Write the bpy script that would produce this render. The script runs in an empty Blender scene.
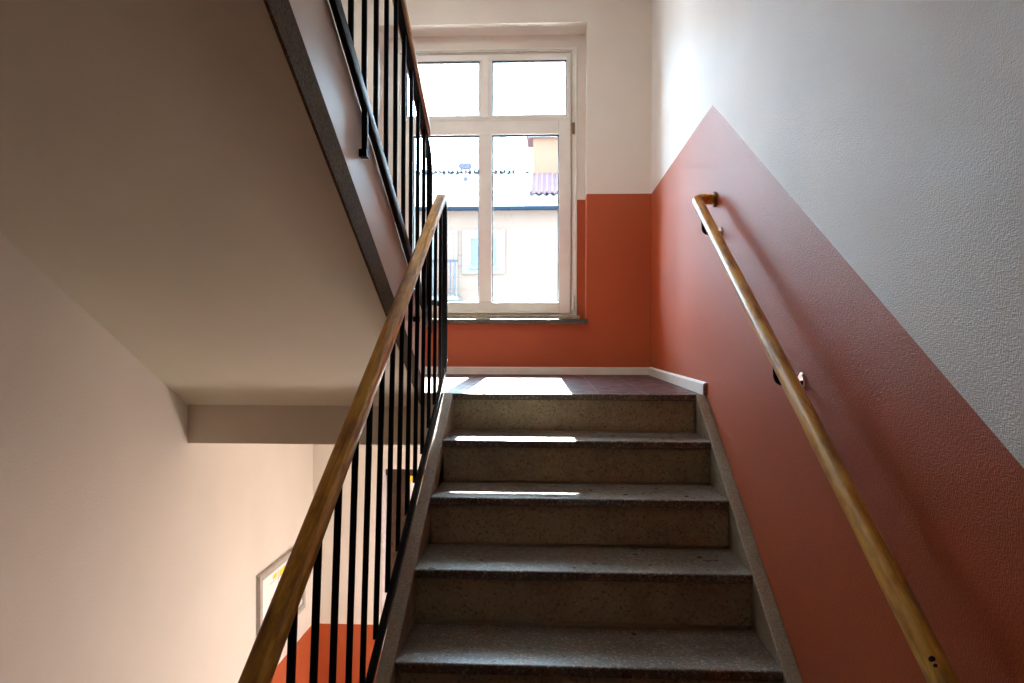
import bpy, bmesh, math, random
from mathutils import Vector, Matrix
random.seed(4)
C = bpy.context.scene.collection
# ------------------------------------------------------------------ measurements (metres)
# x: right, y: towards the window, z: up. The street-level landing is z = 0.
OZ = 3.079                       # eye height above the lower landing
G, R = 0.30, 0.1583              # tread depth, riser height
K = R / G                        # pitch of the flights
Y0 = 3.203                       # front edge of the half landing
Z0 = OZ - 0.229                  # half landing level
YB = 4.954                       # window wall
XW, XLW = 0.646, -1.572          # right and left walls
XL, XR = -0.415, 0.604           # inner faces of the curbs of the lower flight
NS = 9
FILL_LOW = 34.0
FILL_UP = 17.0
ZM = Z0 - NS * R                 # main floor level
YM = Y0 - NS * G
ZU = Z0 + NS * R                 # floor above
YREAR = -1.5
SOF = OZ - 0.2885                # level where the upper soffit meets the landing beam
ZB = OZ - 0.453                  # underside of landing slab
DADO = OZ + 0.943                # top of the paint on the half landing
DADO_LOW = OZ - 1.885

# ------------------------------------------------------------------ helpers
def box(bm, x0, x1, y0, y1, z0, z1, mi=0):
    vs = [bm.verts.new((x, y, z)) for x in (x0, x1) for y in (y0, y1) for z in (z0, z1)]
    for q in ((0,1,3,2),(4,6,7,5),(0,4,5,1),(2,3,7,6),(0,2,6,4),(1,5,7,3)):
        f = bm.faces.new([vs[i] for i in q]); f.material_index = mi
    return vs

def prism_x(bm, pts, x0, x1, mi=0):
    """polygon of (y, z) points pulled along x"""
    a = [bm.verts.new((x0, y, z)) for y, z in pts]
    b = [bm.verts.new((x1, y, z)) for y, z in pts]
    n = len(pts)
    fs = [bm.faces.new(a), bm.faces.new(list(reversed(b)))]
    for i in range(n):
        fs.append(bm.faces.new((a[i], b[i], b[(i+1) % n], a[(i+1) % n])))
    for f in fs: f.material_index = mi
    return fs

def prism_y(bm, pts, y0, y1, mi=0):
    a = [bm.verts.new((x, y0, z)) for x, z in pts]
    b = [bm.verts.new((x, y1, z)) for x, z in pts]
    n = len(pts)
    fs = [bm.faces.new(a), bm.faces.new(list(reversed(b)))]
    for i in range(n):
        fs.append(bm.faces.new((a[i], b[i], b[(i+1) % n], a[(i+1) % n])))
    for f in fs: f.material_index = mi

def sweep(bm, path, prof, up=Vector((1, 0, 0)), mi=0):
    """profile points (s, t) carried along a path; s runs along `up` made square to the path"""
    path = [Vector(p) for p in path]; rings = []
    for i, p in enumerate(path):
        a = path[max(i-1, 0)]; b = path[min(i+1, len(path)-1)]
        t = (b - a).normalized()
        s = (up - t * up.dot(t)).normalized(); n = t.cross(s)
        # keep the section true on bends
        k = 1.0
        if 0 < i < len(path)-1:
            u1 = (path[i]-path[i-1]).normalized(); u2 = (path[i+1]-path[i]).normalized()
            k = 1.0 / max(0.5, math.cos(u1.angle(u2, 0) / 2))
        rings.append([bm.verts.new(p + s*q[0] + n*q[1]*k) for q in prof])
    m = len(prof)
    for r0, r1 in zip(rings, rings[1:]):
        for j in range(m):
            f = bm.faces.new((r0[j], r0[(j+1) % m], r1[(j+1) % m], r1[j])); f.material_index = mi
    bm.faces.new(list(reversed(rings[0]))).material_index = mi
    bm.faces.new(rings[-1]).material_index = mi

def circ(r, n=16):
    return [(r*math.cos(2*math.pi*i/n), r*math.sin(2*math.pi*i/n)) for i in range(n)]

def rrect(w, h, r, n=4):
    out = []
    for cx, cy, a0 in ((w/2-r, h/2-r, 0), (-w/2+r, h/2-r, 90), (-w/2+r, -h/2+r, 180), (w/2-r, -h/2+r, 270)):
        for i in range(n+1):
            a = math.radians(a0 + 90*i/n); out.append((cx + r*math.cos(a), cy + r*math.sin(a)))
    return out

def arc(p0, p1, p2, rad, n=8):
    """points rounding the corner p1 between p0 and p2"""
    p0, p1, p2 = Vector(p0), Vector(p1), Vector(p2)
    a = (p0-p1).normalized(); b = (p2-p1).normalized()
    A = p1 + a*rad; B = p1 + b*rad
    return [A*(1-t)**2 + p1*2*t*(1-t) + B*t*t for t in [i/n for i in range(n+1)]]

def disc(bm, cx, cy, cz, r, x0, x1, n=28, bev=0.0):
    """short round plate with its axis along x"""
    if bev:
        rs = [(x1, r), (x0 + bev, r), (x0, r - bev)]
    else: rs = [(x1, r), (x0, r)]
    rings = [[bm.verts.new((x, cy + rr*math.cos(2*math.pi*i/n), cz + rr*math.sin(2*math.pi*i/n))) for i in range(n)] for x, rr in rs]
    for a, b in zip(rings, rings[1:]):
        for j in range(n): bm.faces.new((a[j], a[(j+1) % n], b[(j+1) % n], b[j]))
    bm.faces.new(rings[0]); bm.faces.new(list(reversed(rings[-1])))

def obj(name, bm, mats, parent=None, smooth=False, bevel=0.0):
    bmesh.ops.recalc_face_normals(bm, faces=bm.faces)
    if parent is not None:
        q = parent
        off = Vector((0, 0, 0))
        while q is not None: off += q.location; q = q.parent
        bmesh.ops.translate(bm, vec=-off, verts=bm.verts)
    me = bpy.data.meshes.new(name); bm.to_mesh(me); bm.free()
    for m in (mats if isinstance(mats, (list, tuple)) else [mats]): me.materials.append(m)
    o = bpy.data.objects.new(name, me); C.objects.link(o)
    if parent is not None: o.parent = parent
    if smooth:
        for p in me.polygons: p.use_smooth = True
        e = me.attributes.get('sharp_edge') or me.attributes.new('sharp_edge', 'BOOLEAN', 'EDGE')
        b2 = bmesh.new(); b2.from_mesh(me); b2.edges.ensure_lookup_table()
        for ed in b2.edges:
            if len(ed.link_faces) == 2 and ed.calc_face_angle(0) > 0.7: e.data[ed.index].value = True
        b2.free()
    if bevel:
        md = o.modifiers.new('bevel', 'BEVEL'); md.width = bevel; md.segments = 2; md.limit_method = 'ANGLE'
    return o

def thing(name, label, cat, loc, group=None):
    o = bpy.data.objects.new(name, None); C.objects.link(o)
    o.location = loc; o.empty_display_size = 0.1
    o['label'] = label; o['category'] = cat
    if group: o['group'] = group
    return o
def tag(o, label, cat, group=None):
    o['label'] = label; o['category'] = cat
    if group: o['group'] = group
    return o
def struct(o, label=None):
    o['kind'] = 'structure'
    if label: o['label'] = label
    return o
B = bmesh.new

# ------------------------------------------------------------------ materials
def mat(name, col, rough=0.6, metal=0.0, spec=0.5, coat=0.0):
    m = bpy.data.materials.new(name); m.use_nodes = True
    b = m.node_tree.nodes['Principled BSDF']
    b.inputs['Base Color'].default_value = (*col, 1); b.inputs['Roughness'].default_value = rough
    b.inputs['Metallic'].default_value = metal; b.inputs['Specular IOR Level'].default_value = spec
    b.inputs['Coat Weight'].default_value = coat
    return m, m.node_tree.nodes, m.node_tree.links, b

def coords(n, l, scale=(1, 1, 1)):
    tc = n.new('ShaderNodeTexCoord'); mp = n.new('ShaderNodeMapping'); mp.inputs['Scale'].default_value = scale
    l.new(tc.outputs['Object'], mp.inputs['Vector']); return mp.outputs['Vector']

def ramp(n, l, src, stops):
    r = n.new('ShaderNodeValToRGB'); l.new(src, r.inputs['Fac'])
    el = r.color_ramp.elements
    while len(el) < len(stops): el.new(0.5)
    for e, (p, c) in zip(el, stops): e.position = p; e.color = (*c, 1)
    return r.outputs['Color']

def noise(n, l, vec, scale, detail=3, rough=0.5):
    t = n.new('ShaderNodeTexNoise'); t.inputs['Scale'].default_value = scale
    t.inputs['Detail'].default_value = detail; t.inputs['Roughness'].default_value = rough
    l.new(vec, t.inputs['Vector']); return t.outputs['Fac']

def bump(n, l, b, src, strength, dist):
    bp = n.new('ShaderNodeBump'); bp.inputs['Strength'].default_value = strength; bp.inputs['Distance'].default_value = dist
    l.new(src, bp.inputs['Height']); l.new(bp.outputs['Normal'], b.inputs['Normal'])

def lerp(a, c, t): return tuple(a[i]*(1-t)+c[i]*t for i in range(3))

def woven_paint(name, col, rough, strength, spec=0.5, mottle=0.05):
    """paint rolled over woven fibreglass wallpaper"""
    m, n, l, b = mat(name, col, rough, spec=spec)
    v = coords(n, l)
    big = noise(n, l, v, 1.7, 4)
    dark = tuple(c*(1-mottle*2) for c in col)
    l.new(ramp(n, l, big, [(0.3, dark), (0.7, col)]), b.inputs['Base Color'])
    v1 = coords(n, l, (90, 90, 420)); v2 = coords(n, l, (90, 380, 130))
    a = noise(n, l, v1, 1.0, 2); c = noise(n, l, v2, 1.0, 2)
    ad = n.new('ShaderNodeMath'); ad.operation = 'ADD'; l.new(a, ad.inputs[0]); l.new(c, ad.inputs[1])
    bump(n, l, b, ad.outputs[0], strength, 0.003)
    return m

WHITE = (0.73, 0.68, 0.61)
RED = (0.43, 0.092, 0.030)
M = {}
M['wall_white'] = woven_paint('wall_white', WHITE, 0.55, 0.35)
M['wall_red'] = woven_paint('wall_red', RED, 0.5, 0.28, spec=0.3)
M['weave_white'] = woven_paint('weave_white', (0.80, 0.80, 0.79), 0.5, 0.6, spec=0.5)
M['weave_red'] = woven_paint('weave_red', (0.43, 0.088, 0.030), 0.38, 0.5, spec=0.22)
M['plaster'] = woven_paint('plaster', (0.76, 0.73, 0.60), 0.7, 0.12)
M['beam_paint'] = woven_paint('beam_paint', (0.68, 0.62, 0.52), 0.7, 0.10)

def terrazzo(name, base, light, dark, rough, scale=170, bleed=0.35, chips=(0.44, 0.6)):
    m, n, l, b = mat(name, base, rough)
    v = coords(n, l)
    vo = n.new('ShaderNodeTexVoronoi'); vo.inputs['Scale'].default_value = scale; l.new(v, vo.inputs['Vector'])
    sep = n.new('ShaderNodeSeparateColor'); l.new(vo.outputs['Color'], sep.inputs['Color'])
    cr = ramp(n, l, sep.outputs['Red'], [(0.0, dark), (0.22, base), (0.8, base), (1.0, light)])
    big = noise(n, l, v, 5, 6, 0.65)
    mx = n.new('ShaderNodeMix'); mx.data_type = 'RGBA'; mx.blend_type = 'MULTIPLY'; mx.inputs['Factor'].default_value = 1
    l.new(cr, mx.inputs['A']); l.new(ramp(n, l, big, [(0.3, (1-bleed,)*3), (0.65, (1, 1, 1))]), mx.inputs['B'])
    l.new(mx.outputs['Result'], b.inputs['Base Color'])
    rr = ramp(n, l, noise(n, l, v, 24, 4), [(0.3, (rough-0.08,)*3), (0.7, (rough+0.12,)*3)])
    l.new(rr, b.inputs['Roughness'])
    bump(n, l, b, sep.outputs['Green'], 0.10, 0.0015)
    return m
M['tread'] = terrazzo('tread_terrazzo', (0.150, 0.132, 0.108), (0.42, 0.38, 0.32), (0.045, 0.04, 0.034), 0.34, 190)
M['riser'] = terrazzo('riser_terrazzo', (0.44, 0.385, 0.26), (0.56, 0.50, 0.38), (0.24, 0.20, 0.13), 0.55, 150, 0.35)
M['curb'] = terrazzo('curb_terrazzo', (0.27, 0.22, 0.155), (0.36, 0.31, 0.23), (0.17, 0.135, 0.095), 0.5, 220, 0.22)
M['curb_shaded'] = terrazzo('string_terrazzo_shaded', (0.125, 0.095, 0.055), (0.18, 0.14, 0.09), (0.06, 0.046, 0.028), 0.8, 200, 0.25)  # terrazzo darkened: the shade of a downward face is put into the colour
M['curb_shaded'].node_tree.nodes['Principled BSDF'].inputs['IOR'].default_value = 1.12
M['string_paint'] = woven_paint('string_paint', (0.60, 0.53, 0.47), 0.4, 0.08, mottle=0.09)

def tiles():
    m, n, l, b = mat('landing_tiles', (0.2, 0.1, 0.1), 0.35, spec=0.15)
    v = coords(n, l)
    br = n.new('ShaderNodeTexBrick'); br.offset = 0.0; br.inputs['Scale'].default_value = 1.0
    br.inputs['Brick Width'].default_value = 0.2; br.inputs['Row Height'].default_value = 0.2
    br.inputs['Mortar Size'].default_value = 0.004; br.inputs['Mortar Smooth'].default_value = 0.1
    br.inputs['Color1'].default_value = (0.080, 0.043, 0.045, 1); br.inputs['Color2'].default_value = (0.100, 0.050, 0.050, 1)
    br.inputs['Mortar'].default_value = (0.15, 0.12, 0.115, 1)
    l.new(v, br.inputs['Vector']); l.new(br.outputs['Color'], b.inputs['Base Color'])
    l.new(ramp(n, l, noise(n, l, v, 14, 4), [(0.3, (0.3,)*3), (0.7, (0.5,)*3)]), b.inputs['Roughness'])
    bump(n, l, b, br.outputs['Fac'], -0.3, 0.002)
    return m
M['tiles'] = tiles()
M['tiles'].node_tree.nodes['Principled BSDF'].inputs['IOR'].default_value = 1.2

def wood(name, c0, c1, c2, axis, rough=0.33):
    """varnished wood with the grain along the pitch of the rail"""
    m, n, l, b = mat(name, c1, rough, spec=0.4, coat=0.08)
    b.inputs['Coat Roughness'].default_value = 0.15
    tc = n.new('ShaderNodeTexCoord'); mp = n.new('ShaderNodeMapping'); mp.vector_type = 'POINT'
    mp.inputs['Rotation'].default_value = (axis, 0, 0); l.new(tc.outputs['Object'], mp.inputs['Vector'])
    m2 = n.new('ShaderNodeMapping'); m2.inputs['Scale'].default_value = (150, 5.5, 120); l.new(mp.outputs['Vector'], m2.inputs['Vector'])
    g = noise(n, l, m2.outputs['Vector'], 1.0, 5, 0.62)
    c = ramp(n, l, g, [(0.28, c0), (0.48, c1), (0.72, c2)])
    m3 = n.new('ShaderNodeMapping'); m3.inputs['Scale'].default_value = (30, 7, 26); l.new(mp.outputs['Vector'], m3.inputs['Vector'])
    g2 = noise(n, l, m3.outputs['Vector'], 1.0, 4, 0.6)
    mx = n.new('ShaderNodeMix'); mx.data_type = 'RGBA'; mx.blend_type = 'MULTIPLY'; mx.inputs['Factor'].default_value = 1
    l.new(c, mx.inputs['A']); l.new(ramp(n, l, g2, [(0.33, (0.45, 0.36, 0.28)), (0.55, (1, 1, 1))]), mx.inputs['B'])
    l.new(mx.outputs['Result'], b.inputs['Base Color'])
    bump(n, l, b, g, 0.06, 0.001)
    return m
TH = math.atan(K)
M['wood_a'] = wood('wood_rail', (0.30, 0.13, 0.012), (0.60, 0.30, 0.035), (0.78, 0.44, 0.07), -TH)
M['wood_b'] = wood('wood_rail_upper', (0.30, 0.13, 0.03), (0.50, 0.24, 0.06), (0.62, 0.34, 0.10), TH)
M['wood_round'] = wood('wood_round', (0.38, 0.18, 0.02), (0.64, 0.34, 0.045), (0.76, 0.44, 0.08), -TH)

def simple(name, col, rough, metal=0.0, var=0.1, sc=20, spec=0.5):
    m, n, l, b = mat(name, col, rough, metal, spec)
    v = coords(n, l)
    l.new(ramp(n, l, noise(n, l, v, sc, 4), [(0.3, tuple(c*(1-var) for c in col)), (0.7, tuple(min(1, c*(1+var)) for c in col))]), b.inputs['Base Color'])
    return m
M['black'] = simple('black_steel', (0.010, 0.011, 0.013), 0.42, 0.0, 0.2, 40, spec=0.12)
M['black'].node_tree.nodes['Principled BSDF'].inputs['IOR'].default_value = 1.3
M['chrome'] = simple('steel_plate', (0.75, 0.73, 0.70), 0.22, 1.0, 0.05, 40)
M['brass'] = simple('brass_collar', (0.20, 0.13, 0.06), 0.35, 0.6, 0.1, 40)
M['frame'] = simple('window_paint', (0.76, 0.75, 0.70), 0.4, 0, 0.04, 9)
M['gasket'] = simple('window_gasket', (0.03, 0.045, 0.06), 0.5)
M['putty'] = simple('window_joint', (0.50, 0.43, 0.30), 0.6, 0, 0.25, 30)
M['sill'] = terrazzo('sill_stone', (0.085, 0.088, 0.068), (0.18, 0.18, 0.15), (0.04, 0.04, 0.03), 0.5, 160)
M['skirt'] = simple('skirting_paint', (0.70, 0.66, 0.60), 0.4, 0, 0.06, 12)
M['skirt_end'] = simple('skirting_end_wood', (0.24, 0.18, 0.13), 0.6, 0, 0.2, 60)
M['door'] = wood('door_wood', (0.03, 0.016, 0.010), (0.055, 0.030, 0.018), (0.075, 0.042, 0.026), 0.0, 0.4)
M['jamb'] = simple('jamb_paint', (0.66, 0.62, 0.64), 0.5)
M['white'] = simple('paper_white', (0.78, 0.79, 0.78), 0.6, 0, 0.02)
M['yellow'] = simple('paper_yellow', (0.85, 0.62, 0.04), 0.6, 0, 0.02)
M['greyline'] = simple('paper_grey', (0.42, 0.42, 0.43), 0.6, 0, 0.02)
M['picframe'] = simple('picture_frame_grey', (0.40, 0.37, 0.34), 0.4, 0.2, 0.08)
M['concrete'] = simple('concrete_grey', (0.33, 0.30, 0.27), 0.8, 0, 0.12, 6)
M['dark'] = simple('dark_hole', (0.006, 0.005, 0.004), 0.9)

def glass():
    m = bpy.data.materials.new('window_glass'); m.use_nodes = True
    n, l = m.node_tree.nodes, m.node_tree.links; n.clear()
    o = n.new('ShaderNodeOutputMaterial'); mx = n.new('ShaderNodeMixShader')
    t = n.new('ShaderNodeBsdfTransparent'); t.inputs[0].default_value = (0.97, 0.99, 0.98, 1)
    g = n.new('ShaderNodeBsdfGlossy'); g.inputs['Roughness'].default_value = 0.0
    f = n.new('ShaderNodeFresnel'); f.inputs['IOR'].default_value = 1.35
    l.new(f.outputs[0], mx.inputs[0]); l.new(t.outputs[0], mx.inputs[1]); l.new(g.outputs[0], mx.inputs[2]); l.new(mx.outputs[0], o.inputs[0])
    return m
M['glass'] = glass()

# ------------------------------------------------------------------ room shell
YG = 5.154                                       # face of the window frame
RX0, RX1, RZ0, RZ1 = -1.142, 0.228, OZ+0.112, OZ+2.06   # recess
FX0, FX1, FZ0, FZ1 = -1.069, 0.173, OZ+0.150, OZ+1.974  # window opening
ZTOP = Z0 + 18*R + 0.1
bm = B()
def wall_cells(x0, x1, z0, z1, y0, y1):
    cuts = [z0] + [z for z in (DADO_LOW, Z0-0.1, DADO) if z0 < z < z1] + [z1]
    for a, b in zip(cuts, cuts[1:]):
        mid = (a+b)/2
        red = mid < DADO_LOW or (Z0-0.1 < mid < DADO)
        box(bm, x0, x1, y0, y1, a, b, 1 if red else 0)
YE = 5.42
DX0, DX1, DZ1 = -1.111, -0.20, OZ-0.857          # door opening at street level
wall_cells(XLW-0.2, RX0, Z0-0.1, ZTOP, YB, YG); wall_cells(RX1, XW+0.2, Z0-0.1, ZTOP, YB, YG)
wall_cells(RX0, RX1, Z0-0.1, RZ0, YB, YG); wall_cells(RX0, RX1, RZ1, ZTOP, YB, YG)
wall_cells(XLW-0.2, FX0, Z0-0.1, ZTOP, YG, YE); wall_cells(FX1, XW+0.2, Z0-0.1, ZTOP, YG, YE)
wall_cells(FX0, FX1, Z0-0.1, FZ0, YG, YE); wall_cells(FX0, FX1, FZ1, ZTOP, YG, YE)
wall_cells(XLW-0.2, DX0, -0.2, Z0-0.1, YB, YE); wall_cells(DX1, XW+0.2, -0.2, Z0-0.1, YB, YE)
wall_cells(DX0, DX1, DZ1, Z0-0.1, YB, YE)
struct(obj('wall_back', bm, [M['wall_white'], M['wall_red']]))

# right wall: dado level on the landing, then falling with the stairs
PY = 3.094; PK = 0.5535
def side_wall(name, xa, xb, mats):
    bm = B()
    yend = YM + 0.05; zend = DADO - PK*(PY - yend)
    red = [(YB, Z0-0.3), (YB, DADO), (PY, DADO), (yend, zend), (YREAR, zend), (YREAR, ZM-0.2), (YM, ZM-0.2), (Y0, Z0-0.3)]
    top = [(YB, DADO), (YB, ZTOP), (YREAR, ZTOP), (YREAR, zend), (yend, zend), (PY, DADO)]
    low = [(YB, Z0-0.3), (Y0, Z0-0.3), (YM, ZM-0.2), (YREAR, ZM-0.2), (YREAR, -0.2), (YB, -0.2)]
    prism_x(bm, red, xa, xb, 1); prism_x(bm, top, xa, xb, 0); prism_x(bm, low, xa, xb, 0)
    return struct(obj(name, bm, mats))
side_wall('wall_right', XW, XW+0.2, [M['weave_white'], M['weave_red']])
# left wall: the paint follows the flight going down and the flight going up
bm = B()
y1 = PY; zl = DADO_LOW; yend = YM + 0.05
zm = zl + PK*(y1 - yend)
prism_x(bm, [(YB, -0.2), (YB, zl), (y1, zl), (yend, zm), (YREAR, zm), (YREAR, -0.2)], XLW-0.2, XLW, 1)
prism_x(bm, [(YB, zl), (YB, Z0-0.1), (Y0+0.1, Z0-0.1), (YM, ZU-0.02), (YREAR, ZU-0.02), (YREAR, zm), (yend, zm), (y1, zl)], XLW-0.2, XLW, 0)
z2 = DADO + PK*(y1 - yend)
prism_x(bm, [(YB, Z0-0.1), (YB, DADO), (y1, DADO), (yend, z2), (YREAR, z2), (YREAR, ZU-0.02), (YM, ZU-0.02), (Y0+0.1, Z0-0.1)], XLW-0.2, XLW, 1)
prism_x(bm, [(YB, DADO), (YB, ZTOP), (YREAR, ZTOP), (YREAR, z2), (yend, z2), (y1, DADO)], XLW-0.2, XLW, 0)
struct(obj('wall_left', bm, [M['wall_white'], M['wall_red']]))
bm = B(); box(bm, XLW-0.2, XW+0.2, YREAR-0.2, YREAR, -0.2, ZTOP)
struct(obj('wall_front', bm, M['wall_white']))

# floors and slabs
bm = B(); box(bm, XLW, XW, YREAR, YB, -0.2, 0.0); struct(obj('floor', bm, M['tiles']))
bm = B(); box(bm, XLW, XW, YREAR, YM, ZM-0.2, ZM); struct(obj('floor_main', bm, M['tiles']))
bm = B(); box(bm, XLW, XW, YREAR, YM, ZU-0.2, ZU); struct(obj('ceiling', bm, M['plaster']))
bm = B()
for xa, xb, ya_ in ((XLW, -0.458, Y0+0.012), (-0.458, XW, Y0+0.054)):
    box(bm, xa, xb, ya_, YB, ZB, Z0-0.004, 1)
    box(bm, xa, xb, Y0+0.0125 if xb > 0 else ya_, YB, Z0-0.004, Z0, 0)
ld = struct(obj('floor_landing', bm, [M['tiles'], M['beam_paint']]))
bm = B(); box(bm, XLW, XW, Y0, YB, Z0+18*R-0.224, Z0+18*R); struct(obj('ceiling_landing', bm, M['wall_white']))
bm = B(); box(bm, XLW, XW, YREAR, Y0, ZTOP-0.1, ZTOP); struct(obj('ceiling_top', bm, M['wall_white']))

# skirting boards
bm = B()
prism_x(bm, [(YB, Z0), (YB-0.016, Z0), (YB-0.016, Z0+0.042), (YB-0.010, Z0+0.048), (YB, Z0+0.048)], XLW, XW-0.0005)
struct(obj('baseboard_back', bm, M['skirt']))
bm = B()
ys = 3.175
prism_y(bm, [(XW, Z0), (XW-0.018, Z0), (XW-0.018, Z0+0.044), (XW-0.010, Z0+0.051), (XW, Z0+0.051)], ys+0.002, YB-0.0165)
prism_y(bm, [(XW, Z0), (XW-0.018, Z0), (XW-0.018, Z0+0.044), (XW-0.010, Z0+0.051), (XW, Z0+0.051)], ys, ys+0.002, 1)
struct(obj('baseboard_right', bm, [M['skirt'], M['skirt_end']]))

# ------------------------------------------------------------------ the window
W = bpy.data.objects.new('window_1', None); C.objects.link(W); W.location = (-0.448, YG, FZ0); W['kind'] = 'structure'
W['label'] = 'white framed staircase window with two small upper panes and two tall lower panes'
def ring(bm, x0, x1, z0, z1, ix0, ix1, iz0, iz1, y0, y1):
    box(bm, x0, ix0, y0, y1, z0, z1); box(bm, ix1, x1, y0, y1, z0, z1)
    box(bm, ix0, ix1, y0, y1, z0, iz0); box(bm, ix0, ix1, y0, y1, iz1, z1)
zz = lambda v: OZ + v
F0 = 0.0
# outer frame with transom
bm = B()
ring(bm, FX0+F0, FX1-F0, FZ0+F0, FZ1-F0, FX0+0.040, FX1-0.040, zz(0.171), zz(1.944), YG+0.006, YG+0.09)
box(bm, FX0+0.040, FX1-0.040, YG+0.006, YG+0.09, zz(1.488), zz(1.500))
ring(bm, FX0+F0, FX1-F0, FZ0+F0, FZ1-F0, FX0+0.014, FX1-0.014, FZ0+0.012, FZ1-0.014, YG-0.006, YG+0.006)
wf = obj('window_frame', bm, M['frame'], W, bevel=0.003)
bm = B()                                        # rebate behind the sashes
ring(bm, FX0, FX1, FZ0, FZ1, FX0+0.060, FX1-0.060, zz(0.20), zz(1.925), YG+0.0705, YG+0.10)
box(bm, FX0+0.060, FX1-0.060, YG+0.0705, YG+0.10, zz(1.470), zz(1.514))
obj('frame_rebate', bm, M['frame'], wf)
bm = B()                                        # weathered joint around the frame
box(bm, FX0+0.03, FX1-0.03, YG+0.001, YG+0.004, zz(1.946), zz(1.951))
box(bm, FX1-0.0385, FX1-0.034, YG+0.001, YG+0.004, zz(0.20), zz(1.93))
obj('frame_joint', bm, M['putty'], wf)
# fixed upper light
bm = B()
ring(bm, FX0+0.043, FX1-0.043, zz(1.502), zz(1.941), -0.996, 0.099, zz(1.527), zz(1.896), YG+0.012, YG+0.07)
box(bm, -0.491, -0.405, YG+0.012, YG+0.07, zz(1.527), zz(1.896))
box(bm, -0.470, -0.426, YG+0.002, YG+0.012, zz(1.508), zz(1.93))
us = obj('upper_sash', bm, M['frame'], W, bevel=0.003)
# lower casement
bm = B()
ring(bm, FX0+0.043, FX1-0.043, zz(0.174), zz(1.485), -0.946, 0.050, zz(0.252), zz(1.390), YG-0.004, YG+0.07)
box(bm, -0.491, -0.404, YG-0.004, YG+0.07, zz(0.252), zz(1.390))
ls = obj('lower_sash', bm, M['frame'], W, bevel=0.004)
def gasket(x0, x1, z0, z1, par):
    bm = B(); t = 0.007
    box(bm, x0, x1, YG+0.022, YG+0.045, z1-0.009, z1)
    box(bm, x0, x0+t, YG+0.022, YG+0.045, z0, z1-0.009); box(bm, x1-t, x1, YG+0.022, YG+0.045, z0, z1-0.009)
    box(bm, x0+t, x1-t, YG+0.030, YG+0.045, z0, z0+0.002)
    obj('gasket', bm, M['gasket'], par)
    bm = B(); box(bm, x0+t, x1-t, YG+0.036, YG+0.040, z0+0.002, z1-0.009)
    obj('pane', bm, M['glass'], par)
gasket(-0.996, -0.491, zz(1.527), zz(1.896), us); gasket(-0.405, 0.099, zz(1.527), zz(1.896), us)
gasket(-0.946, -0.491, zz(0.252), zz(1.390), ls); gasket(-0.404, 0.050, zz(0.252), zz(1.390), ls)
bm = B(); sweep(bm, [(0.147, YG-0.010, zz(1.385)), (0.147, YG-0.010, zz(1.46))], circ(0.009, 12), Vector((1, 0, 0)))
obj('hinge', bm, M['brass'], W, smooth=True)
bm = B(); sweep(bm, [(0.147, YG-0.012, zz(0.195)), (0.147, YG-0.012, zz(0.29))], circ(0.010, 12), Vector((1, 0, 0)))
box(bm, 0.133, 0.160, YG-0.010, YG+0.004, zz(0.185), zz(0.215))
obj('hinge', bm, M['frame'], W, smooth=True)
# wooden sub-sill strip and the stone sill
bm = B(); box(bm, FX0-0.02, FX1+0.02, YG-0.028, YG-0.004, zz(0.137), zz(0.160))
obj('sill_strip', bm, M['putty'], W, bevel=0.002)
bm = B(); box(bm, RX0-0.001, RX1+0.010, YB-0.030, YG, zz(0.100), zz(0.1305))
sl = obj('window_sill', bm, M['sill'], W, bevel=0.003)

# ------------------------------------------------------------------ lower flight (the one we climb)
def nz(y): return Z0 - K*(Y0 - y)              # nosing line
LF = thing('staircase', 'dark speckled terrazzo stair flight climbing to the window landing between stone curbs', 'staircase', (0.09, YM, ZM))
TT = 0.028
for i in range(NS):
    yf = Y0 - i*G; zt = Z0 - i*R
    # tread i (the landing edge for i = 0)
    bm = B()
    y_back = yf + (G - 0.014 if i else 0.0122)
    r = 0.006
    prof = [(y_back, zt), (yf + r, zt), (yf + 0.0015, zt - 0.0018), (yf, zt - r), (yf, zt - TT + r*0.5), (yf + 0.003, zt - TT), (y_back, zt - TT)]
    prism_x(bm, prof, XL+0.0005, XR-0.0005)
    obj('tread', bm, M['tread'], LF)
    bm = B()
    box(bm, XL+0.0005, XR-0.0005, yf+0.016, yf+0.05, zt-R, zt-TT-0.0005)
    obj('riser', bm, M['riser'], LF)
bm = B()                                        # concrete under the steps
pts = []
for i in range(NS):
    yf = Y0 - i*G + 0.052; zt = Z0 - i*R - TT - 0.003
    pts += [(yf, zt), (yf, zt - R + 0.004)]
pts = pts[:-1] + [(YM+0.052, ZM-0.19), (YM+0.3, ZM-0.19), (Y0-0.02, ZB+0.02), (Y0+0.0535, ZB+0.02), (Y0+0.0535, Z0-TT-0.003)]
prism_x(bm, pts, XL+0.001, XR-0.001)
obj('stair_slab', bm, M['plaster'], LF)
def curb(x0, x1):
    bm = B()
    h = 0.27
    pr = [(Y0, Z0), (YM, ZM), (YM, ZM-0.18), (YM+0.25, ZM-0.18), (Y0+0.01, Z0-h), (Y0+0.010, Z0)]
    prism_x(bm, pr, x0, x1)
    return obj('curb', bm, M['curb'], LF, bevel=0.003)
curb(XL-0.042, XL); curb(XR, XW-0.0005)

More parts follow.
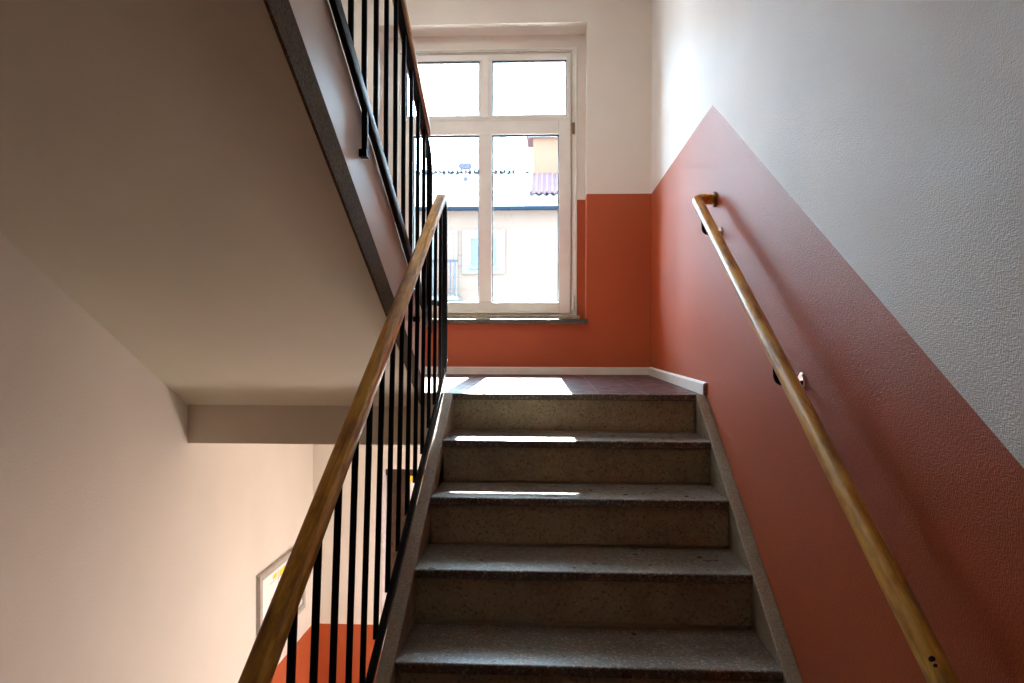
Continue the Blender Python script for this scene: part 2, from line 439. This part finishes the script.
# ------------------------------------------------------------------ upper flight (seen from below)
XS1, XS0 = -0.5455, -0.5955
YU = Y0 + 0.0                                    # foot of the upper flight
UF = thing('staircase', 'stair flight overhead with plain plastered underside and pale painted side board', 'staircase', (-1.05, Y0, Z0))
def lo(y): return SOF + K*(Y0 - y)              # soffit line
yt = YM
def string_part(name, c0, c1, x0, x1, m, bev=0.0):
    # c: height above the eye of the sloping edge carried to y = 0
    za = lambda c, y: OZ + c - K*y
    bm = B(); prism_x(bm, [(Y0+0.010, za(c0, Y0+0.010)), (Y0+0.010, za(c1, Y0+0.010)), (yt, za(c1, yt)), (yt, za(c0, yt))], x0, x1)
    return obj(name, bm, m, UF, bevel=bev)
CS = SOF - OZ + K*Y0
string_part('side_string', 1.520, 1.794, XS0, XS1, M['string_paint'], 0.003)
string_part('string_edge', CS+0.0005, 1.5198, XS1-0.006, XS1+0.0015, M['curb_shaded'])
bm = B()
pts = [(Y0+0.010, lo(Y0)+0.0015), (yt, lo(yt)+0.0015)]
top = []
for i in range(NS):
    yf = Y0 + 0.03 - i*G; zt = Z0 + (i+1)*R
    top += [(yf, zt - R), (yf, zt - TT)]
# staircase outline from foot to head
outline = [(Y0+0.010, lo(Y0)+0.0015), (Y0+0.010, Z0-0.0)] + [(min(y, Y0+0.009), z) for y, z in top] + [(yt, ZU-TT), (yt, lo(yt)+0.0015)]
prism_x(bm, outline, XLW+0.0005, XS0-0.0005)
prism_x(bm, [(Y0+0.010, lo(Y0)+0.0015), (Y0+0.010, OZ+1.5195-K*(Y0+0.010)), (yt, OZ+1.5195-K*yt), (yt, lo(yt)+0.0015)], XS0-0.0005, XS1-0.0065)
obj('stair_soffit', bm, M['plaster'], UF)
for i in range(NS-1):
    yf = Y0 + 0.008 - i*G; zt = Z0 + (i+1)*R
    bm = B(); box(bm, XLW+0.001, XS0-0.001, yf-G+0.004, yf, zt-TT+0.0005, zt)
    obj('tread', bm, M['tread'], UF)

# flight going down on the left and the flight above the stair: same make, out of the picture
bm = B()
pts = [(Y0, 0.0)]
for i in range(NS):
    pts += [(Y0 - i*G, (i+1)*R)] + ([(Y0-(i+1)*G, (i+1)*R)])
pts += [(YM, ZM-0.3), (Y0-0.35, 0.0)]
prism_x(bm, pts, XLW+0.0005, XS1)
obj_down = obj('floor_flight_down', bm, M['riser']); struct(obj_down)
bm = B()
zt2 = Z0 + 18*R
pts = [(YM, ZU)]
for i in range(NS):
    pts += [(YM + i*G, ZU + (i+1)*R), (YM + (i+1)*G, ZU + (i+1)*R)]
pts += [(Y0, zt2-0.22), (YM, ZU-0.19)]
prism_x(bm, pts, XL-0.04, XW-0.0005)
struct(obj('ceiling_flight', bm, M['plaster']))

# ------------------------------------------------------------------ railings
BAL = 0.0145
def rod(x0, y0, z0, x1, z1, w=BAL):
    bm = B(); sweep(bm, [(x0, y0, z0), (x1, y0, z1)], rrect(w, w, 0.003, 2)); return bm
FLAT = rrect(0.018, 0.030, 0.003, 2)

# lower railing
RL = thing('stair_railing', 'black bar railing with wooden handrail beside the lower stair flight', 'railing', (-0.472, YM, ZM))
XBL = -0.472
def hx(y): return -0.4845 + (3.33 - y)*0.0134
XBB = -0.487                                     # the bars are welded to the outer side of the bottom rail
def hz(y): return OZ + 0.621 - K*(3.33 - y)
def bz(y): return nz(y) - 0.010
def tz(y): return hz(y) - 0.031                 # flat under the handrail
ya, yp = YM + 0.14, 3.430
bm = B(); sweep(bm, [(hx(3.325), 3.325, hz(3.325)), (hx(2), 2.0, hz(2.0)), (hx(ya), ya, hz(ya))], rrect(0.0435, 0.036, 0.011, 4))
hr = obj('handrail', bm, M['wood_a'], RL, smooth=True)
bm = B()
sweep(bm, [(XBL, ya, bz(ya)), (XBL, 3.20, bz(3.20))], FLAT)
obj('bottom_rail', bm, M['black'], RL, smooth=True)
bm = B(); sweep(bm, [(hx(ya), ya, tz(ya)), (hx(3.32), 3.32, tz(3.32))], rrect(0.024, 0.010, 0.002, 2))
obj('top_rail', bm, M['black'], RL, smooth=True)
pb = (XBB+0.004, yp, bz(yp)); ptp = (hx(yp), yp, tz(yp))
path = [Vector((XBL, 3.20, bz(3.20)))] + arc((XBL, 3.20, bz(3.20)), pb, ptp, 0.10) + arc(pb, ptp, (hx(3.32), 3.32, tz(3.32)), 0.07) + [Vector((hx(3.32), 3.32, tz(3.32)))]
bm = B(); sweep(bm, path, rrect(0.026, 0.024, 0.003, 2))
obj('post', bm, M['black'], RL, smooth=True)
yb = [1.334 + 0.152*i for i in range(-4, 14)]
for y in yb:
    if y < ya + 0.02: continue
    zb_ = bz(y) - 0.012 if y < 3.2 else bz(3.2) - 0.01
    obj('baluster', rod(XBB, y, zb_, hx(y), tz(y)), M['black'], RL, smooth=True)
for zb_ in (OZ-0.10, OZ-0.195):
    bm = B(); disc(bm, 0, yp, zb_, 0.006, (XBB+hx(yp))/2+0.0125, (XBB+hx(yp))/2+0.018, 12)
    obj('bolt', bm, M['chrome'], RL, smooth=True)
# feet holding the railing to the curb
for y in (3.05, 2.3, 1.5):
    bm = B(); box(bm, XBL+0.006, XL-0.0415, y-0.014, y+0.014, bz(y)-0.075, bz(y)-0.052)
    box(bm, XBL-0.007, XBL+0.007, y-0.012, y+0.012, bz(y)-0.075, bz(y)-0.008)
    obj('foot_bracket', bm, M['black'], RL)

# upper railing
RU = thing('stair_railing', 'black bar railing with wooden handrail on the overhead stair flight', 'railing', (-0.528, Y0, Z0))
XBU, XTU = -0.530, -0.5275
def ubz(y): return OZ + 1.797 - K*y
def uhz(y): return OZ + 2.543 - K*y
def utz(y): return uhz(y) - 0.026
yq, ye = 3.275, 0.72
bm = B(); sweep(bm, [(XTU, 3.178, uhz(3.178)), (XTU, 1.9, uhz(1.9)), (XTU, ye, uhz(ye))], rrect(0.0435, 0.036, 0.011, 4))
obj('handrail', bm, M['wood_b'], RU, smooth=True)
bm = B(); sweep(bm, [(XBU, ye, ubz(ye)), (XBU, yq+0.05, ubz(yq+0.05))], rrect(0.017, 0.044, 0.002, 2))
obj('bottom_rail', bm, M['black'], RU, smooth=True)
bm = B(); sweep(bm, [(XTU, ye, utz(ye)), (XTU, 3.165, utz(3.165))], rrect(0.026, 0.012, 0.002, 2))
obj('top_rail', bm, M['black'], RU, smooth=True)
pe = (XTU, yq, utz(yq)); pz = (XBU, yq, ubz(yq))
path = [Vector((XTU, 3.14, utz(3.14)))] + arc((XTU, 3.14, utz(3.14)), pe, pz, 0.08) + [Vector(pz)]
bm = B(); sweep(bm, path, rrect(0.024, 0.022, 0.003, 2))
obj('post', bm, M['black'], RU, smooth=True)
for i in range(-8, 9):
    y = 1.985 + 0.1428*i
    if y < ye + 0.02 or y > 3.15: continue
    obj('baluster', rod(XBU, y, ubz(y)+0.008, XTU, utz(y)), M['black'], RU, smooth=True)
for y in (2.142, 2.993):
    bm = B(); zf = ubz(y) - 0.150
    box(bm, XS1+0.001, XBU+0.008, y-0.016, y+0.016, zf, zf+0.021)
    box(bm, XBU-0.008, XBU+0.008, y-0.010, y+0.006, zf+0.021, ubz(y)-0.004)
    obj('foot_bracket', bm, M['black'], RU)
# flat clamp tying the two end posts together
bm = B()
zc = OZ + 0.158
sweep(bm, [(-0.5145, yq-0.018, zc), (-0.503, yp+0.02, zc)], rrect(0.004, 0.022, 0.001, 1))
obj('post_clamp', bm, M['black'], RU)

# ------------------------------------------------------------------ wall handrail
RW = thing('wall_handrail', 'round wooden handrail fixed on metal brackets along the red right wall', 'handrail', (XW, 1.2, ZM+0.9))
XH = 0.566; HK = 0.5535
yt_, zt_ = 2.99, OZ + 0.540
def wz(y): return zt_ - HK*(yt_ - y)
P1 = (XH, yt_+0.02, wz(yt_+0.02)); P2 = (XW-0.014, yt_+0.035, wz(yt_+0.02))
path = [Vector((XH, 0.72, wz(0.72)))] + [Vector((XH, 1.9, wz(1.9)))] + arc((XH, 1.0, wz(1.0)), P1, P2, 0.040, 7) + [Vector(P2)]
def tube(bm, path, r, n=20):
    path = [Vector(p) for p in path]; rings = []; s = None
    for i, p in enumerate(path):
        t = (path[min(i+1, len(path)-1)] - path[max(i-1, 0)]).normalized()
        s = Vector((0, 0, 1)) if s is None else s
        s = (s - t*s.dot(t)).normalized(); q = t.cross(s)
        rings.append([bm.verts.new(p + s*(r*math.cos(2*math.pi*j/n)) + q*(r*math.sin(2*math.pi*j/n))) for j in range(n)])
    for a, b in zip(rings, rings[1:]):
        for j in range(n): bm.faces.new((a[j], a[(j+1) % n], b[(j+1) % n], b[j]))
    bm.faces.new(rings[0]); bm.faces.new(list(reversed(rings[-1])))
bm = B(); tube(bm, path, 0.0205)
rail = obj('rail', bm, M['wood_round'], RW, smooth=True)
bm = B(); disc(bm, 0, P2[1], P2[2], 0.030, XW-0.014, XW, 28, 0.003)
obj('end_collar', bm, M['brass'], RW, smooth=True)
for y, z in ((2.925, OZ+0.404), (1.987, OZ-0.111)):
    br = bm = B(); disc(bm, 0, y, z, 0.027, XW-0.007, XW, 28, 0.003)
    pl = obj('wall_plate', bm, M['chrome'], RW, smooth=True)
    zr = wz(y) - 0.020
    bm = B(); tube(bm, [(XW-0.006, y, z)] + arc((XW-0.006, y, z), (0.577, y-0.004, z-0.002), (0.572, y-0.004, zr+0.004), 0.022, 8) + [(0.572, y-0.004, zr+0.004)], 0.0065, 12)
    obj('bracket_arm', bm, M['black'], RW, smooth=True)
bm = B()                                         # dark knot hole in the rail near the bottom of the picture
yk = 1.146
ax = Vector((0, 1, HK)).normalized()
for dk, rr in ((0.0, 0.0052), (-0.010, 0.0036)):
    pc = Vector((XH, yk+dk, wz(yk+dk))); cdir = (Vector((0, 0, OZ)) - pc); cdir = (cdir - ax*cdir.dot(ax)).normalized()
    bmesh.ops.create_uvsphere(bm, u_segments=12, v_segments=8, radius=rr, matrix=Matrix.Translation(pc + cdir*0.0185))
obj('knot_hole', bm, M['dark'], RW, smooth=True)

# ------------------------------------------------------------------ picture on the left wall, one floor down
PF = thing('picture', 'grey framed white plan with yellow patches on the left wall below the landing', 'picture', (XLW, 4.36, OZ-1.48))
py0, py1, pz0, pz1 = 3.985, 4.735, OZ-1.700, OZ-1.272
def yring(bm, y0, y1, z0, z1, w, x0, x1):
    box(bm, x0, x1, y0, y0+w, z0, z1); box(bm, x0, x1, y1-w, y1, z0, z1)
    box(bm, x0, x1, y0+w, y1-w, z0, z0+w); box(bm, x0, x1, y0+w, y1-w, z1-w, z1)
bm = B(); yring(bm, py0, py1, pz0, pz1, 0.035, XLW+0.0005, XLW+0.024)
obj('frame', bm, M['picframe'], PF, bevel=0.003)
bm = B(); box(bm, XLW+0.0005, XLW+0.012, py0+0.035, py1-0.035, pz0+0.035, pz1-0.035)
sh = obj('sheet', bm, M['white'], PF)
for a, b, c, d in ((4.20, 4.26, -0.085, -0.060), (4.30, 4.40, -0.10, -0.062), (4.48, 4.56, -0.12, -0.07)):
    bm = B(); box(bm, XLW+0.012, XLW+0.0124, a, b, pz1+c, pz1+d)
    obj('yellow_mark', bm, M['yellow'], sh)
bm = B()
for y in (4.28, 4.42, 4.60): box(bm, XLW+0.012, XLW+0.0125, y, y+0.006, pz0+0.08, pz1-0.05)
for z in (0.13, 0.24, 0.33): box(bm, XLW+0.012, XLW+0.0125, 4.15, 4.65, pz0+z, pz0+z+0.004)
obj('grey_lines', bm, M['greyline'], sh)

# ------------------------------------------------------------------ street door under the landing
D = bpy.data.objects.new('door_1', None); C.objects.link(D); D.location = ((DX0+DX1)/2, YB, 0); D['kind'] = 'structure'
bm = B(); t = 0.022
box(bm, DX0+0.001, DX0+t, YB-0.006, YB+0.10, 0.0, DZ1-0.001); box(bm, DX1-t, DX1-0.001, YB-0.006, YB+0.10, 0, DZ1-0.001)
obj('door_frame', bm, M['jamb'], D)
bm = B(); box(bm, DX0+t, DX1-t, YB+0.01, YB+0.10, DZ1-0.045, DZ1-0.001); box(bm, DX0+t, DX1-t, YB+0.05, YB+0.095, 0.004, DZ1-0.046)
box(bm, DX0+0.15, DX1-0.15, YB+0.040, YB+0.051, 0.25, 0.95); box(bm, DX0+0.15, DX1-0.15, YB+0.040, YB+0.051, 1.10, DZ1-0.28)
obj('door_leaf', bm, M['door'], D, bevel=0.004)
bm = B(); tube(bm, [(DX1-0.09, YB+0.052, 1.02), (DX1-0.09, YB+0.015, 1.02), (DX1-0.20, YB+0.012, 1.02)], 0.009, 12)
obj('door_handle', bm, M['chrome'], D, smooth=True)
NT = thing('notice', 'small white notice with yellow heading on the dark street door', 'notice', (-0.88, YB+0.05, OZ-1.0))
bm = B(); box(bm, -0.931, -0.80, YB+0.0385, YB+0.0398, OZ-1.10, OZ-0.945)
obj('sheet', bm, M['white'], NT)
bm = B(); box(bm, -0.931, -0.80, YB+0.0385, YB+0.0398, OZ-0.945, OZ-0.905)
obj('heading', bm, M['yellow'], NT)

# added fill light: unseen globe that brightens the lower landing and the soffit
LX, LY, LZ = -0.20, 4.10, OZ-1.75
LP = thing('fill_globe', 'unseen white globe added as fill light under the landing slab', 'lamp', (LX, LY, ZB))
ml, n_, l_, b_ = mat('fill_glow', (0.9, 0.88, 0.82), 0.4)
b_.inputs['Emission Color'].default_value = (1.0, 0.84, 0.74, 1); b_.inputs['Emission Strength'].default_value = FILL_LOW
bm = B(); bmesh.ops.create_uvsphere(bm, u_segments=24, v_segments=16, radius=0.17, matrix=Matrix.Translation((LX, LY, LZ)))
obj('fill_emitter', bm, ml, LP, smooth=True)
bm = B(); tube(bm, [(LX, LY, LZ+0.168), (LX, LY, ZB-0.03)], 0.006, 10); obj('stem', bm, M['black'], LP, smooth=True)
bm = B(); sweep(bm, [(LX, LY, ZB-0.0005), (LX, LY, ZB-0.03)], circ(0.05, 24)); obj('ceiling_rose', bm, M['frame'], LP, smooth=True)

# added fill light: unseen ceiling disc that brightens the walls around the window landing
CZ = Z0 + 18*R - 0.224
CL = thing('fill_ceiling', 'unseen flat round disc added as fill light above the landing', 'lamp', (-1.0, 3.5, CZ))
mu, n_, l_, b_ = mat('fill_glow_upper', (0.9, 0.9, 0.88), 0.4)
b_.inputs['Emission Color'].default_value = (0.90, 0.97, 1.0, 1); b_.inputs['Emission Strength'].default_value = FILL_UP
bm = B(); sweep(bm, [(-1.0, 3.5, CZ-0.0005), (-1.0, 3.5, CZ-0.02)], circ(0.20, 28)); obj('base', bm, M['frame'], CL, smooth=True)
bm = B(); sweep(bm, [(-1.0, 3.5, CZ-0.0205), (-1.0, 3.5, CZ-0.07)], circ(0.185, 28)); obj('fill_emitter', bm, mu, CL, smooth=True)

# ------------------------------------------------------------------ outside
M['paving'] = simple('pale_paving', (0.66, 0.65, 0.62), 0.9, 0, 0.05, 1)
M['bounce_zinc'] = simple('bounce_zinc_sheet', (0.75, 0.75, 0.74), 0.5, 0, 0.03, 6)
bm = B(); box(bm, -60, 60, YE+0.3, 90, -0.6, -0.3); struct(obj('ground', bm, M['paving']))
bm = B(); prism_x(bm, [(YG+0.101, FZ0+0.001), (YG+0.101, FZ0+0.03), (YE+0.06, FZ0+0.012), (YE+0.06, FZ0-0.02), (YE+0.001, FZ0-0.02), (YE+0.001, FZ0+0.001)], FX0+0.001, FX1-0.001)
obj('bounce_sill', bm, M['bounce_zinc'], W)  # unseen pale ledge added to bounce sun up onto the recess head
# unseen overhang added to keep the sun off the lower treads
bm = B(); box(bm, -4, 4, YE, 6.40, OZ+2.36, OZ+2.55); struct(obj('sun_block_eaves', bm, M['skirt']))
M['house'] = simple('house_brick', (0.80, 0.60, 0.49), 0.9, 0, 0.03, 3)
def brickmat(name, c1, c2, mo, w=0.25, h=0.075):
    m, n, l, b = mat(name, c1, 0.9, spec=0.0)
    tc = n.new('ShaderNodeTexCoord'); mp = n.new('ShaderNodeMapping'); mp.inputs['Rotation'].default_value = (math.pi/2, 0, 0)
    l.new(tc.outputs['Object'], mp.inputs['Vector'])
    br = n.new('ShaderNodeTexBrick'); br.inputs['Scale'].default_value = 1
    br.inputs['Brick Width'].default_value = w; br.inputs['Row Height'].default_value = h; br.inputs['Mortar Size'].default_value = 0.008
    br.inputs['Color1'].default_value = (*c1, 1); br.inputs['Color2'].default_value = (*c2, 1); br.inputs['Mortar'].default_value = (*mo, 1)
    l.new(mp.outputs['Vector'], br.inputs['Vector']); l.new(br.outputs['Color'], b.inputs['Base Color']); return m
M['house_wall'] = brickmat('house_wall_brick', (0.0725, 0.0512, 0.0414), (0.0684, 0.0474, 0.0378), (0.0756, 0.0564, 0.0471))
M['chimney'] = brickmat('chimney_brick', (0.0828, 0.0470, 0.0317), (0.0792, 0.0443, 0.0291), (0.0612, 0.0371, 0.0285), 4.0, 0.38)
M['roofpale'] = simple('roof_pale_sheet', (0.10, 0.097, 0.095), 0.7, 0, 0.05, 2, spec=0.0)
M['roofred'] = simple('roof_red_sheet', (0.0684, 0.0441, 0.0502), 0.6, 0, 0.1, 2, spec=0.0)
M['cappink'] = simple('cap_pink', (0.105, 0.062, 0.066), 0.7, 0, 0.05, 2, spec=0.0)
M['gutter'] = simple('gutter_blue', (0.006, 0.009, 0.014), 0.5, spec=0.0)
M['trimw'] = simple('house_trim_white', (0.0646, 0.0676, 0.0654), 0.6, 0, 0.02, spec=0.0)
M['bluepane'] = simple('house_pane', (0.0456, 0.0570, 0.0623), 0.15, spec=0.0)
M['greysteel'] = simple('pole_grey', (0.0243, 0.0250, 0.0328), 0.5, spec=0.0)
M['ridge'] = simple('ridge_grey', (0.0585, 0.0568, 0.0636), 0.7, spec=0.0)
HY = 22.0
def U(u, y): return (u - 551.0)/760.0*y          # metres across the street at distance y
def V(v, y): return OZ + (341.5 - v)/760.0*y
H = thing('house', 'pale peach brick house with corrugated roof seen through the window', 'house', (-2, HY, -0.3))
ez = V(212, HY); rz = V(175, HY+4.2)
bm = B(); box(bm, -15, 9, HY, HY+8.4, -0.3, ez); obj('wall', bm, M['house_wall'], H)
# corrugated roof slope
def corrugated(bm, x0, x1, pitch, amp, ya, za, yb_, zb_, th=0.05):
    n = int((x1-x0)/pitch*6); d = Vector((0, yb_-ya, zb_-za)).normalized(); nn = Vector((0, -d.z, d.y))
    rows = []
    for (y, z) in ((ya, za), (yb_, zb_)):
        rows.append([bm.verts.new(Vector((x0+(x1-x0)*i/n, y, z)) + nn*(amp*math.sin(i/6*2*math.pi))) for i in range(n+1)])
    for i in range(n): bm.faces.new((rows[0][i], rows[0][i+1], rows[1][i+1], rows[1][i]))
    lo_ = [bm.verts.new(v.co - nn*th) for v in rows[0]]
    lo2 = [bm.verts.new(v.co - nn*th) for v in rows[1]]
    for i in range(n):
        bm.faces.new((rows[0][i], lo_[i], lo_[i+1], rows[0][i+1])); bm.faces.new((lo_[i], lo2[i], lo2[i+1], lo_[i+1]))
        bm.faces.new((rows[1][i], rows[1][i+1], lo2[i+1], lo2[i]))
bm = B(); corrugated(bm, -15.3, 9.3, 0.22, 0.03, HY-0.35, ez+0.02, HY+4.2, rz)
corrugated(bm, -15.3, 9.3, 0.29, 0.045, HY+8.75, ez+0.02, HY+4.2, rz)
obj('roof', bm, M['roofpale'], H, smooth=True)
bm = B()
x = -9.0
while x < U(515, HY+4.2): 
    box(bm, x, x+0.08, HY+4.0, HY+4.4, rz+0.02, rz+0.10); x += 0.15
obj('ridge_tiles', bm, M['ridge'], H)
bm = B(); sweep(bm, [(-15.3, HY-0.42, ez-0.03), (9.3, HY-0.42, ez-0.03)], circ(0.06, 12), Vector((0, 0, 1)))
obj('gutter', bm, M['gutter'], H, smooth=True)
# chimney with a red sheet collar
cx0, cx1 = U(533, HY+3), U(572, HY+3); cz1 = V(144, HY+3)
bm = B(); box(bm, cx0, cx1, HY+2.6, HY+3.6, V(182, HY+3), cz1)
ch = obj('chimney', bm, M['chimney'], H)
bm = B(); box(bm, cx0-0.22, cx1+0.22, HY+2.40, HY+3.80, cz1, cz1+0.27); obj('chimney_cap', bm, M['cappink'], ch)
bm = B()
sl_ = (rz-ez)/4.55
def rzy(y): return ez + 0.02 + sl_*(y - HY + 0.35)
corrugated(bm, U(531, HY+3), U(575, HY+3), 0.16, 0.03, HY+0.95, rzy(HY+0.95)+0.10, HY+2.62, rzy(HY+2.62)+0.30)
obj('roof_sheet', bm, M['roofred'], H, smooth=True)
# window and balcony of the house
wx0, wx1, wz0, wz1 = U(462, HY), U(505, HY), V(276, HY), V(232, HY)
bm = B()
def yplate(bm, x0, x1, z0, z1, w, y0, y1):
    box(bm, x0, x0+w, y0, y1, z0, z1); box(bm, x1-w, x1, y0, y1, z0, z1)
    box(bm, x0+w, x1-w, y0, y1, z0, z0+w); box(bm, x0+w, x1-w, y0, y1, z1-w, z1)
yplate(bm, wx0, wx1, wz0, wz1, 0.26, HY-0.06, HY-0.001); box(bm, (wx0+wx1)/2-0.05, (wx0+wx1)/2+0.05, HY-0.06, HY-0.001, wz0+0.26, wz1-0.26)
hw = obj('window_frame', bm, M['trimw'], H)
bm = B(); box(bm, wx0+0.26, wx1-0.26, HY-0.03, HY-0.0015, wz0+0.26, wz1-0.26); obj('pane', bm, M['bluepane'], hw)
bm = B(); box(bm, wx0+0.2, wx1-0.2, HY-0.12, HY-0.061, wz0+0.14, wz0+0.20); obj('ledge', bm, M['ridge'], hw)
bx0, bx1 = U(395, HY), U(461, HY)
bm = B(); box(bm, bx0, bx1, HY-0.9, HY-0.001, V(304, HY), V(300, HY)); bal = obj('balcony', bm, M['trimw'], H)
bm = B(); box(bm, bx0, bx1, HY-0.93, HY-0.88, V(268, HY)+0.02, V(268, HY)+0.09)
x = bx0
while x < bx1: box(bm, x, x+0.03, HY-0.92, HY-0.89, V(300, HY), V(268, HY)+0.02); x += 0.13
obj('balcony_rail', bm, M['greysteel'], bal)
bm = B(); yplate(bm, U(430, HY), U(457, HY), V(300, HY), V(232, HY), 0.1, HY-0.05, HY-0.001)
dw = obj('balcony_door', bm, M['trimw'], H)
bm = B(); box(bm, U(430, HY)+0.1, U(457, HY)-0.1, HY-0.03, HY-0.0015, V(300, HY)+0.1, V(232, HY)-0.1); obj('pane', bm, M['house_wall'], dw)
# street lamp
SY = 14.0; sx = U(463.5, SY)
SLp = thing('street_lamp', 'tall grey street lamp with a twin head in front of the house', 'street lamp', (sx, SY, -0.3))
bm = B(); tube(bm, [(sx, SY, -0.3), (sx, SY, V(215, SY))], 0.06, 14); tube(bm, [(sx, SY, V(216, SY)), (sx, SY, V(166, SY))], 0.022, 12)
obj('pole', bm, M['greysteel'], SLp, smooth=True)
for s in (-1, 1):
    bm = B(); bmesh.ops.create_uvsphere(bm, u_segments=18, v_segments=12, radius=0.5, matrix=Matrix.Translation((sx+s*0.05+0.02, SY, V(168, SY))) @ Matrix.Diagonal((0.16, 0.16, 0.13, 1)))
    obj('lamp_head', bm, M['greysteel'], SLp, smooth=True)
bm = B(); tube(bm, [(sx, SY, V(180, SY)), (sx+0.05, SY, V(182, SY))], 0.04, 12); obj('junction_box', bm, M['greysteel'], SLp, smooth=True)

# ------------------------------------------------------------------ light
w = bpy.data.worlds.new('sky'); bpy.context.scene.world = w; w.use_nodes = True
bg = w.node_tree.nodes['Background']; bg.inputs['Color'].default_value = (0.60, 0.80, 1.0, 1); bg.inputs['Strength'].default_value = 17.0
sd = bpy.data.lights.new('sun', 'SUN'); sd.energy = 95; sd.angle = math.radians(0.6); sd.color = (1.0, 0.97, 0.92)
so = bpy.data.objects.new('sun', sd); C.objects.link(so)
so.rotation_euler = Vector((0.018, -1.0, -0.768)).to_track_quat('-Z', 'Y').to_euler(); so.location = (0, 12, 12)

# ------------------------------------------------------------------ camera
cd = bpy.data.cameras.new('camera'); cd.sensor_width = 36; cd.lens = 760.0/1024*36; cd.clip_start = 0.02; cd.clip_end = 300
co = bpy.data.objects.new('camera', cd); C.objects.link(co); co.location = (0, 0, OZ)
yaw, pit, roll = 0.0514, 0.0031, 0.0020
fw = Vector((-math.sin(yaw)*math.cos(pit), math.cos(yaw)*math.cos(pit), -math.sin(pit)))
co.rotation_euler = (fw.to_track_quat('-Z', 'Y').to_matrix() @ Matrix.Rotation(roll, 3, 'Z')).to_euler()
sc = bpy.context.scene; sc.camera = co
sc.view_settings.view_transform = 'Standard'; sc.view_settings.look = 'None'
sc.view_settings.gamma = 1.0; sc.view_settings.use_curve_mapping = False; sc.view_settings.exposure = 1.0
sc.cycles.max_bounces = 14; sc.cycles.diffuse_bounces = 10; sc.cycles.glossy_bounces = 4; sc.cycles.transparent_max_bounces = 12
sc.cycles.use_denoising = True; sc.cycles.sample_clamp_indirect = 12
sc.cycles.caustics_reflective = False
